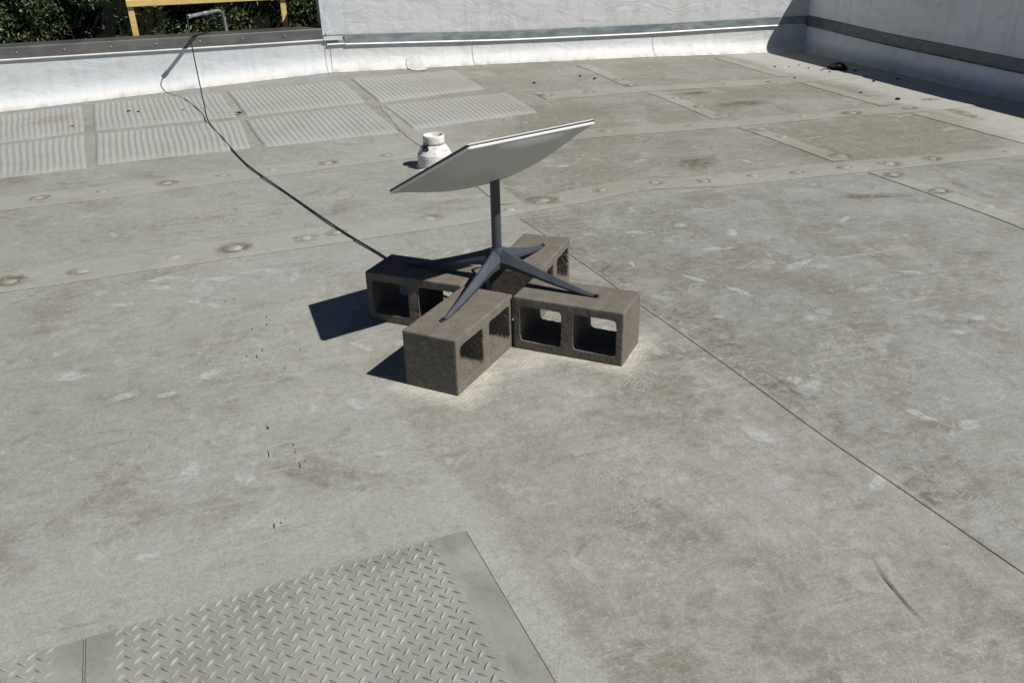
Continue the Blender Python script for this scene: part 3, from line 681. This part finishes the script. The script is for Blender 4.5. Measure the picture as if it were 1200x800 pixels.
# ------------------------------------------------------------------ concrete blocks
def block_mesh(seed, holew=.152, holeh=.132):
    BL, BH, BD = .394, .194, .194; V = []; F = []
    def rrect(cx, hw, hh, r, n):
        pts = []
        for k in range(n):
            a = 2 * math.pi * (k + .5) / n; ca, sa = math.cos(a), math.sin(a)
            pp = 7.0; q = (abs(ca / hw) ** pp + abs(sa / hh) ** pp) ** (-1 / pp); pts.append((cx + q * ca, q * sa))
        return pts
    n = 184; Dn = 40; rings = [0, .035, .10, .3, .6, .88, .96, 1]
    for sd in (-1, 1):
        cx = sd * BL / 4; hw, hh = BL / 4, BH / 2
        # outer rectangle sampled at even spacing
        per = []
        nL, nH = 50, 42; X0 = cx - hw; 
        for i in range(nL): per.append((X0 + 2 * hw * i / nL, -hh))
        for i in range(nH): per.append((X0 + 2 * hw, -hh + 2 * hh * i / nH))
        for i in range(nL): per.append((X0 + 2 * hw - 2 * hw * i / nL, hh))
        for i in range(nH): per.append((X0, hh - 2 * hh * i / nH))
        m = len(per); hcx = cx - sd * .0015; hp = []
        for (x, y) in per:
            a = math.atan2((y) / hh, (x - cx) / hw); ca, sa = math.cos(a), math.sin(a); pp = 6.5
            # point of the hole in the same direction of the rectangle
            pp = 11.0; dx, dy = (x - cx) / hw, y / hh; q = (abs(dx) ** pp + abs(dy) ** pp) ** (-1 / pp)
            hp.append((dx * q, dy * q))
        b0 = len(V)
        def ring_pts(y, f, flare):
            out = []
            for (x, z), (u, v) in zip(per, hp):
                hx, hz = hcx + u * holew / 2 * flare, v * holeh / 2 * flare
                jg = max(0, f - .85) / .15 * .0022; hx += jg * mn.noise(Vector((hx * 130, hz * 130, y * 130 + seed))); hz += jg * mn.noise(Vector((hz * 130, hx * 130 + 7, y * 130 + seed)))
                out.append((x + (hx - x) * f, y, z + (hz - z) * f))
            return out
        def flare(y): return 1.0 + .03 * ((y + BD / 2) / BD)
        # front annulus, hole wall, back annulus, outer wall : one closed loop of loops
        loops = [ring_pts(-BD / 2, f, flare(-BD / 2)) for f in rings]
        loops += [ring_pts(-BD / 2 + BD * k / Dn, 1, flare(-BD / 2 + BD * k / Dn)) for k in range(1, Dn)]
        loops += [ring_pts(BD / 2, f, flare(BD / 2)) for f in reversed(rings)]
        nb = len(loops); 
        for l in loops: V += l
        for i in range(nb - 1):
            for k in range(m): F.append((b0 + i * m + k, b0 + (i + 1) * m + k, b0 + (i + 1) * m + (k + 1) % m, b0 + i * m + (k + 1) % m))
        # outer skin, without the shared middle web line
        b1 = len(V)
        for k2 in range(0, Dn + 1): V += ring_pts(-BD / 2 + BD * k2 / Dn, 0, 1)
        skip = range(nL, nL + nH) if sd < 0 else range(2 * nL + nH, 2 * nL + 2 * nH)
        for i in range(Dn):
            for k in range(m):
                if k in skip: continue
                F.append((b1 + i * m + k, b1 + i * m + (k + 1) % m, b1 + (i + 1) * m + (k + 1) % m, b1 + (i + 1) * m + k))
    bm = bmesh.new(); vs = [bm.verts.new(v) for v in V]; bm.verts.ensure_lookup_table()
    for f in F:
        try: bm.faces.new([vs[i] for i in f])
        except ValueError: pass
    bmesh.ops.remove_doubles(bm, verts=bm.verts, dist=2e-5)
    bmesh.ops.delete(bm, geom=[v for v in bm.verts if not v.link_faces], context='VERTS')
    bmesh.ops.recalc_face_normals(bm, faces=bm.faces)
    hx, hy, hz, r = BL / 2, BD / 2, BH / 2, .0032; off = seed * 13.7; bm.normal_update()
    nor = {v: v.normal.copy() for v in bm.verts}
    for v in bm.verts:
        p = v.co.copy(); c = Vector((max(-hx + r, min(hx - r, p.x)), max(-hy + r, min(hy - r, p.y)), max(-hz + r, min(hz - r, p.z)))); d = p - c
        if d.length > r: p = c + d.normalized() * r
        q = p * 1.0; a = mn.noise(Vector((q.x * 160 + off, q.y * 160, q.z * 160))) * .0006 + mn.noise(Vector((q.x * 45, q.y * 45 + off, q.z * 45))) * .0004
        # worn arrises and ragged hole lips
        near = min(hx - abs(v.co.x), hy - abs(v.co.y)) < .006 or hy - abs(v.co.y) < .004
        edge = (hy - abs(v.co.y) < .004) 
        chip = mn.noise(Vector((q.x * 28 + off, q.y * 28, q.z * 28))); 
        v.co = p + nor[v] * a - (nor[v] * max(0, chip - .45) * .006 if edge else Vector((0, 0, 0)))
        if v.co.z < -hz: v.co.z = -hz
    me = bpy.data.meshes.new('concrete_block'); bm.to_mesh(me); bm.free()
    for p in me.polygons: p.use_smooth = True
    return me
def place_block(cx, cy, rot, label, seed):
    me = block_mesh(seed); o = link('concrete_block', me, m_block)
    o.location = (cx, cy, .0975); o.rotation_euler = (0, 0, rot)
    return tag(o, label, 'concrete block', 'concrete blocks laid in a cross under the dish stand')
a, L2 = .097, .197
place_block(a + L2 + .011, -.017, 0, 'concrete block on the right of the cross, both hollows open to the viewer', 1)
place_block(-.006, -a - L2 + .004, math.pi / 2 - .042, 'nearest concrete block of the cross, its plain end facing the viewer', 2)
place_block(-a - L2 - .005, .002, .015, 'left concrete block of the cross, in the shade of the dish', 3)
place_block(0, a + L2 + .011, math.pi / 2 + .069, 'farthest concrete block of the cross, behind the mast', 4)

# ------------------------------------------------------------------ the dish on its stand
root = empty('satellite_dish', (0, 0, .195))
tag(root, 'flat white satellite dish tilted back on a slate mast with four splayed legs', 'satellite dish')
V, F = lathe([(.0, .262), (.0172, .262), (.0172, .30), (.0172, .45), (.0172, .618), (.0, .618)], (0, 0, 0), 40)
o = mesh('mast', V, F, m_stand, None, True); o.data.set_sharp_from_angle(angle=rad(40)); under(root, o)
V, F = lathe([(.0, .255), (.020, .258), (.0245, .285), (.0235, .312), (.0205, .318), (.0175, .319)], (0, 0, 0), 32)
o = mesh('hub', V, F, m_stand, None, True); o.data.set_sharp_from_angle(angle=rad(40)); under(root, o)
LEG0 = rad(-3)
for k in range(4):
    ang = LEG0 + k * math.pi / 2; d = Vector((math.cos(ang), math.sin(ang), 0)); e = Vector((-d.y, d.x, 0)); V = []; F = []
    st = [(.004, .318, .0265, .064), (.03, .312, .0260, .060), (.06, .299, .0240, .048), (.12, .277, .0210, .036), (.20, .2505, .0170, .028), (.28, .2265, .0128, .020), (.345, .2085, .0092, .0125), (.378, .2015, .0070, .0065), (.388, .1995, .0045, .004)]
    for (r, z, hw, dp) in st:
        for (y, dz) in ((-.16, 0), (.16, 0), (1.0, -dp * .62), (.92, -dp), (.70, -dp), (.62, -dp * .66), (-.62, -dp * .66), (-.70, -dp), (-.92, -dp), (-1.0, -dp * .62)):
            V.append(d * r + e * (y * hw) + Vector((0, 0, max(z + dz, .1955))))
    n = 10
    for i in range(len(st) - 1):
        for j in range(n): F.append([i * n + j, i * n + (j + 1) % n, (i + 1) * n + (j + 1) % n, (i + 1) * n + j])
    F.append(list(range(n))); F.append([(len(st) - 1) * n + j for j in range(n)])
    o = mesh('leg', V, F, m_stand); bm = bmesh.new(); bm.from_mesh(o.data); bmesh.ops.recalc_face_normals(bm, faces=bm.faces); bm.to_mesh(o.data); bm.free()
    bevel(o, .0016, 2); under(root, o)
    V, F = lathe([(.0, .0), (.0085, .0), (.0085, .003), (.0, .003)], tuple(d * .376 + Vector((0, 0, .2005))), 16)
    f_ = mesh('foot_bolt', V, F, m_black); f_.parent = o; f_.matrix_parent_inverse = Matrix.Translation(-Vector(root.location))
    f_.matrix_parent_inverse = Matrix.Identity(4)
# panel
cL, cT, cR, cF = [Vector(p) for p in ((-0.36, -0.098, 0.513), (0.082, -0.352, 0.764), (0.326, 0.074, 0.767), (-0.117, 0.329, 0.515))]
PCt = (cL + cT + cR + cF) / 4; ea = (cT - cL).normalized(); eb = (cR - cT); eb = (eb - ea * eb.dot(ea)).normalized(); en = ea.cross(eb)
if en.z < 0: en = -en
WA, WB = .573 / 2, .495 / 2
def outline(shr, r=.014, n=10):
    pts = []; a_, b_ = WA - shr, WB - shr; rr = max(.004, r - shr)
    for (sx, sy, a0) in ((1, 1, 0), (-1, 1, 90), (-1, -1, 180), (1, -1, 270)):
        for k in range(n + 1):
            th = rad(a0 + 90 * k / n); pts.append((sx * (a_ - rr) + rr * math.cos(th), sy * (b_ - rr) + rr * math.sin(th)))
        # straight run
        if True:
            nx = {0: (-1, 1), 90: (-1, -1), 180: (1, -1), 270: (1, 1)}[a0]
            end = pts[-1]; t2 = rad(a0 + 90); nxt = (nx[0] * (a_ - rr) + rr * math.cos(t2), nx[1] * (b_ - rr) + rr * math.sin(t2))
            for q in range(1, 8): f = q / 8; pts.append((end[0] + (nxt[0] - end[0]) * f, end[1] + (nxt[1] - end[1]) * f))
    return pts
def panel_part(name, loops, mat, close0=False, close1=False):
    V = []; F = []; n = len(loops[0][0])
    for pts, z in loops:
        for i, (x, y) in enumerate(pts): V.append(PCt + ea * x + eb * y + en * (z[i] if isinstance(z, list) else z))
    for i in range(len(loops) - 1):
        for k in range(n): F.append([i * n + k, i * n + (k + 1) % n, (i + 1) * n + (k + 1) % n, (i + 1) * n + k])
    if close0: F.append(list(range(n)))
    if close1: F.append([(len(loops) - 1) * n + k for k in range(n)])
    o = mesh(name, V, F, mat, None, True); bm = bmesh.new(); bm.from_mesh(o.data); bmesh.ops.recalc_face_normals(bm, faces=bm.faces); bm.to_mesh(o.data); bm.free()
    o.data.set_sharp_from_angle(angle=rad(38)); return under(root, o)
panel_part('dish_face', [(outline(.0035), .0), (outline(.0035), .0022)], m_dishface, True, True)
panel_part('dark_edge', [(outline(.012), -.0005), (outline(.0005), -.0005), (outline(.0), -.0015), (outline(.0), -.0058), (outline(.003), -.0062), (outline(.02), -.0062)], m_dishedge)
panel_part('sunlit_rim', [(outline(.010), -.0065), (outline(.0012), -.0065), (outline(.0008), -.0100), (outline(.0030), -.0135), (outline(.0070), -.0142)], m_dishrim)
base = outline(.0060); loops = []
DEPTH = .080
for i in range(19):
    f = 1 - i / 18
    pts = [(x * f, y * f) for x, y in base]
    zz = []
    for (x, y) in pts:
        u_, v_ = abs(x) / (WA - .006), abs(y) / (WB - .006)
        k_ = (u_ ** 2.6 + v_ ** 2.6) ** (1 / 2.6); k_ = min(1, k_)
        zz.append(-.0140 - (DEPTH - .014) * (1 - u_ ** 2.6) ** .85 * (1 - v_ ** 2.6) ** .85 if max(u_, v_) < .9999 else -.0140)
    loops.append((pts, zz))
o = panel_part('rear_shell', loops, m_dishback)

# ------------------------------------------------------------------ cable, conduit, vent, debris
cpts = [W(1.585, .20, .662), W(1.579, .262, .640), W(1.577, .30, .56), W(1.583, .42, .44), W(1.600, .75, .255), W(1.618, 1.10, .125)]
cpts += [G(1.638, 1.42, .016), G(1.728, 1.927, .013), G(1.82, 2.43, .006), G(1.896, 2.785, .012), G(2.050, 3.347, .0065), G(2.234, 4.053, .010), G(2.367, 4.474, .0065)]
cpts += [Vector((-.62, .36, .006)), Vector((-.40, .22, .006)), Vector((-.22, .16, .006)), Vector((-.13, .135, .03)), Vector((-.115, .125, .15)), Vector((-.09, .06, .24)), Vector((-.03, .012, .262))]
V, F = tube(catmull(cpts, 10), .0046, 10)
tag(mesh('cable', V, F, m_cable, None, True), 'long black cable hanging from the bent conduit and running over the roof to the blocks', 'cable')
cp = [W(1.868, -.25, .45), W(1.866, -.25, .52), W(1.862, -.245, .58), W(1.855, -.225, .625), W(1.842, -.19, .655), W(1.82, -.14, .668), W(1.72, .01, .668), W(1.60, .19, .665)]
V, F = tube(catmull(cp, 8), .0135, 16, False)
con = mesh('conduit', V, F, m_conduit, None, True); tag(con, 'bent grey metal conduit curling over the coping with a cable out of its end', 'conduit')
V, F = tube([W(1.606, .18, .6652), W(1.585, .212, .6646)], .0175, 18); mesh('end_collar', V, F, m_conduit, con, True)
V, F = tube([W(1.586, .211, .6646), W(1.5835, .2135, .6646)], .0105, 16); mesh('bore', V, F, m_black, con)
V, F = tube([W(1.745, -.028, .668), W(1.705, .032, .668)], .0155, 18); mesh('coupling', V, F, m_conduit, con, True)

pc = W(2.935, 3.045, h(2.93, 3.04))
vent = empty('vent_pipe', pc); tag(vent, 'short white coated roof vent pipe with a clamp band, behind the dish', 'vent pipe')
V, F = lathe([(.118, .0005), (.112, .002), (.106, .006), (.1035, .014), (.1015, .05), (.1020, .080), (.1000, .086), (.094, .089), (.092, .100), (.090, .1015), (.083, .115), (.081, .1165), (.072, .130), (.062, .138)], pc, 48)
V = [v + Vector((mn.noise(v * 14), mn.noise(v * 14 + Vector((5, 0, 0))), 0)) * .0012 for v in V]
under(vent, mesh('base_boot', V, F, m_pipe, None, True))
V, F = lathe([(.0630, .120), (.0630, .140), (.0640, .155), (.0650, .184), (.0640, .190), (.0600, .192), (.0555, .188), (.0545, .02)], pc, 48)
V = [v + Vector((mn.noise(v * 25), mn.noise(v * 25 + Vector((5, 0, 0))), 0)) * .0018 for v in V]
under(vent, mesh('collar', V, F, m_pipe, None, True))
V, F = lathe([(.0625, .138), (.0660, .139), (.0660, .147), (.0625, .148)], pc, 48)
under(vent, mesh('clamp_band', V, F, m_screw, None, False))
m = MB(); cd = (Vector((q0, q1, 0)).normalized() if False else (Vector((1.2264, -2.5764, 0)) - Vector((pc.x, pc.y, 0))).normalized()); cd.rotate(Matrix.Rotation(rad(-38), 3, 'Z')); ce = Vector((-cd.y, cd.x, 0))
m.box(pc + cd * .077 + Vector((0, 0, .137)), ce * .012, cd * .008, (0, 0, .009)); m.box(pc + cd * .086 - ce * .012 + Vector((0, 0, .128)), ce * .005, cd * .006, (0, 0, .014)); m.box(pc + cd * .082 + ce * .014 + Vector((0, 0, .120)), ce * .006, cd * .005, (0, 0, .008))
under(vent, bevel(m.build('clamp_screw', [m_black]), .002))
V, F = lathe([(.0, .09), (.054, .09)], pc, 24); under(vent, mesh('bore', V, F, m_black, None))

def clod(r, seed, flat=.6):
    bm = bmesh.new(); bmesh.ops.create_icosphere(bm, subdivisions=3, radius=1)
    for v in bm.verts:
        k = 1 + .55 * mn.noise(v.co * 1.6 + Vector((seed, 0, 0))) + .28 * mn.noise(v.co * 5 + Vector((0, seed, 0))); v.co = Vector((v.co.x * r * k * 1.2, v.co.y * r * k, max(-.25 * r, v.co.z * r * flat * k)))
    me = bpy.data.meshes.new('clod'); bm.to_mesh(me); bm.free(); return me
o = link('debris_clump', clod(.075, 3, .55), m_debris); o.location = G(7.16, 1.17, .012); o.rotation_euler = (0, 0, .8)
tag(o, 'black clump of rotted debris at the edge of the right wall shadow', 'debris')
m = MB()
for k in range(46):
    a = random.uniform(0, 6.28); r = random.uniform(.0, .085); p = Vector((math.cos(a) * r, math.sin(a) * r, random.uniform(0, .03))); q = p + Vector((random.uniform(-.05, .05), random.uniform(-.05, .05), random.uniform(-.01, .03)))
    V, F = tube([p, (p + q) / 2 + Vector((0, 0, .006)), q], [.0022, .0018, .0010], 5); m.add(V, F)
tw = mesh('twigs', m.V, m.F, m_debris, o)
bits = [(6.680,0.886,.010), (6.959,0.855,.008), (6.813,0.921,.006), (6.512,1.450,.010), (6.984,1.176,.009), (6.992,1.279,.010), (7.048,1.814,.013), (6.717,2.514,.016), (4.750,0.847,.010), (4.829,0.986,.013), (7.240,1.312,.012), (7.30,1.802,.014), (4.269,1.008,.010),
        (7.05,1.12,.010), (6.93,1.05,.009), (7.1,1.35,.010), (6.62,2.2,.010), (.68, 1.05, .009), (1.05,.75,.012), (1.12,.80,.010), (1.86,1.24,.014), (1.45,.93,.009)]
cm = [clod(1, 11.3, .7), clod(1, 27.1, .6)]
for me_ in cm: me_.materials.append(m_debris)
for k, (s, t, r) in enumerate(bits):
    o = bpy.data.objects.new('dirt_clod', cm[k % 2]); COL.objects.link(o); o.location = G(s, t, .003 + r * .3 + (.008 if s < 2 else 0)); o.scale = (r, r * random.uniform(.6, 1), r * .8); o.rotation_euler = (0, 0, random.uniform(0, 6))
    tag(o, 'small dark crumb of dirt lying loose on the roof', 'dirt', 'crumbs of dirt scattered near the walls')
mbr_o = mbr.build('red_stain', [m_red], uv=True); fixup(mbr_o)
mbr_o.parent = next(x for x in COL.objects if x.name == 'walkway_pad')

# ------------------------------------------------------------------ yellow railing behind the parapet
rl = empty('wooden_railing', W(1.78, -.52, -2.8)); tag(rl, 'yellow painted timber railing standing behind the low parapet', 'railing')
def post(s, top):
    m = MB(); m.box(W(s, -.52, (top - 2.8) / 2), (*(U * .024), 0), (*(N * .024), 0), (0, 0, (top + 2.8) / 2)); under(rl, bevel(m.build('post', [m_wood]), .003))
post(1.105, 1.25); post(2.392, 1.25)
m = MB(); m.box(W(1.845, -.485, .733), (*(U * .765), 0), (*(N * .0105), 0), (0, 0, .027)); under(rl, bevel(m.build('rail', [m_wood]), .003))
m = MB(); m.box(W(1.80, -.485, 1.20), (*(U * .84), 0), (*(N * .0105), 0), (0, 0, .030)); under(rl, bevel(m.build('rail', [m_wood]), .003))
m = MB(); m.box(W(1.06, -.478, .90), (*(U * .020), 0), (*(N * .006), 0), (0, 0, .125)); under(rl, bevel(m.build('cleat', [m_yellow]), .003))

# ------------------------------------------------------------------ hedge beyond the parapet
rng = np.random.default_rng(5)
hedge = empty('hedge', W(-.3, -1.6, -2.8)); tag(hedge, 'dense dark green evergreen hedge growing behind the low parapet', 'hedge')
def lump(s, z): return .16 * mn.noise(Vector((s * 1.6, z * 1.9, 1))) + .09 * mn.noise(Vector((s * 4.5, z * 4.5, 8)))
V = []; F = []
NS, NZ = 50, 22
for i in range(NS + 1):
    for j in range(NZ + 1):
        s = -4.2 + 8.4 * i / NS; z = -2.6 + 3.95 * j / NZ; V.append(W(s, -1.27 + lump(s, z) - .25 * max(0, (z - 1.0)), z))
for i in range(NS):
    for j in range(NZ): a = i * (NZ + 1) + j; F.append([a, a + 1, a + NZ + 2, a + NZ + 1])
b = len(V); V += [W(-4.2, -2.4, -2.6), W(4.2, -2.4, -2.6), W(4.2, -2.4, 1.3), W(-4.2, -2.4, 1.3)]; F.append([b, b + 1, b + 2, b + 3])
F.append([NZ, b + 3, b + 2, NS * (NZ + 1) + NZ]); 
under(hedge, mesh('inner_shade', V, F, m_core, None, True))  # near-black sheet stands in for the shade deep between the leaves
LV = []; LF = []
NL = 42000
for k in range(NL):
    vis = k < NL * .9
    s = rng.uniform(-1.6 if vis else -4.2, 3.6 if vis else 4.2); z = rng.uniform(.1 if vis else -2.4, 1.35)
    cl_ = mn.noise(Vector((s * 3.2, z * 3.6, 4.4)))
    if cl_ < -.12 and rng.random() < .93: continue
    dep = rng.random() ** 1.6 * .17
    t = -1.27 + lump(s, z) + .035 + .10 * max(-.2, cl_) + .13 - dep
    c = W(s, t, z); L = rng.uniform(.013, .026); w = L * rng.uniform(.34, .5)
    d = Vector(rng.normal(0, 1, 3)); d = (d + Vector((*N, 0)) * .7 + Vector((0, 0, .1))).normalized()
    nrm = Vector(rng.normal(0, 1, 3)) + Vector((.5, -.3, .8)); sd_ = d.cross(nrm).normalized(); up_ = sd_.cross(d).normalized()
    b = len(LV); q = up_ * (L * .16)
    LV += [c - d * L, c - d * L * .1 + sd_ * w + q, c + d * L, c - d * L * .1 - sd_ * w + q, c - d * L * .1]
    LF += [[b, b + 4, b + 1], [b + 1, b + 4, b + 2], [b, b + 3, b + 4], [b + 4, b + 3, b + 2]]
under(hedge, mesh('foliage', LV, LF, m_leaf, None, False))

g = mesh('ground', [(-60, -60, -2.8), (60, -60, -2.8), (60, 60, -2.8), (-60, 60, -2.8)], [[0, 1, 2, 3]], m_ground); g.scale = (20, 20, 1); tag(g, kind='structure')

# ------------------------------------------------------------------ light
w = bpy.data.worlds.new('World'); S.world = w; w.use_nodes = True; nt = w.node_tree
sky = nt.nodes.new('ShaderNodeTexSky'); sky.sky_type = 'NISHITA'; sky.sun_disc = False; sky.altitude = 3200; sky.dust_density = 0.0; sky.air_density = .7; sky.ozone_density = 2.5
sd3 = Vector((.847, -.049, 1)).normalized()
sky.sun_elevation = math.asin(sd3.z); sky.sun_rotation = math.atan2(sd3.x, sd3.y)
bg = nt.nodes['Background']; nt.links.new(sky.outputs[0], bg.inputs[0]); bg.inputs[1].default_value = .05
sun = bpy.data.lights.new('sun', 'SUN'); sun.energy = 4.9; sun.angle = rad(.5); sun.color = (1.0, .960, .915)
so = bpy.data.objects.new('sun', sun); COL.objects.link(so); so.rotation_euler = sd3.to_track_quat('Z', 'Y').to_euler(); so.location = (4, 0, 6)

# ------------------------------------------------------------------ camera
yaw, pit, roll = -.4286, .4608, -.0253
cam = bpy.data.cameras.new('camera'); co = bpy.data.objects.new('camera', cam); COL.objects.link(co); S.camera = co
f = Vector((math.sin(yaw) * math.cos(pit), math.cos(yaw) * math.cos(pit), -math.sin(pit))); r = Vector((math.cos(yaw), -math.sin(yaw), 0)); u = r.cross(f)
r2 = r * math.cos(roll) + u * math.sin(roll); u2 = -r * math.sin(roll) + u * math.cos(roll)
co.matrix_world = Matrix(((r2.x, u2.x, -f.x, 1.2264), (r2.y, u2.y, -f.y, -2.5764), (r2.z, u2.z, -f.z, 1.3662), (0, 0, 0, 1)))
cam.sensor_width = 36; cam.lens = 36 * 1013.0 / 1200; cam.clip_start = .05; cam.clip_end = 3000
S.cycles.transparent_max_bounces = 24
S.view_settings.view_transform = 'Standard'; S.view_settings.look = 'None'; S.view_settings.exposure = 0.09; S.view_settings.gamma = 1
S.render.resolution_x = 1024; S.render.resolution_y = 682
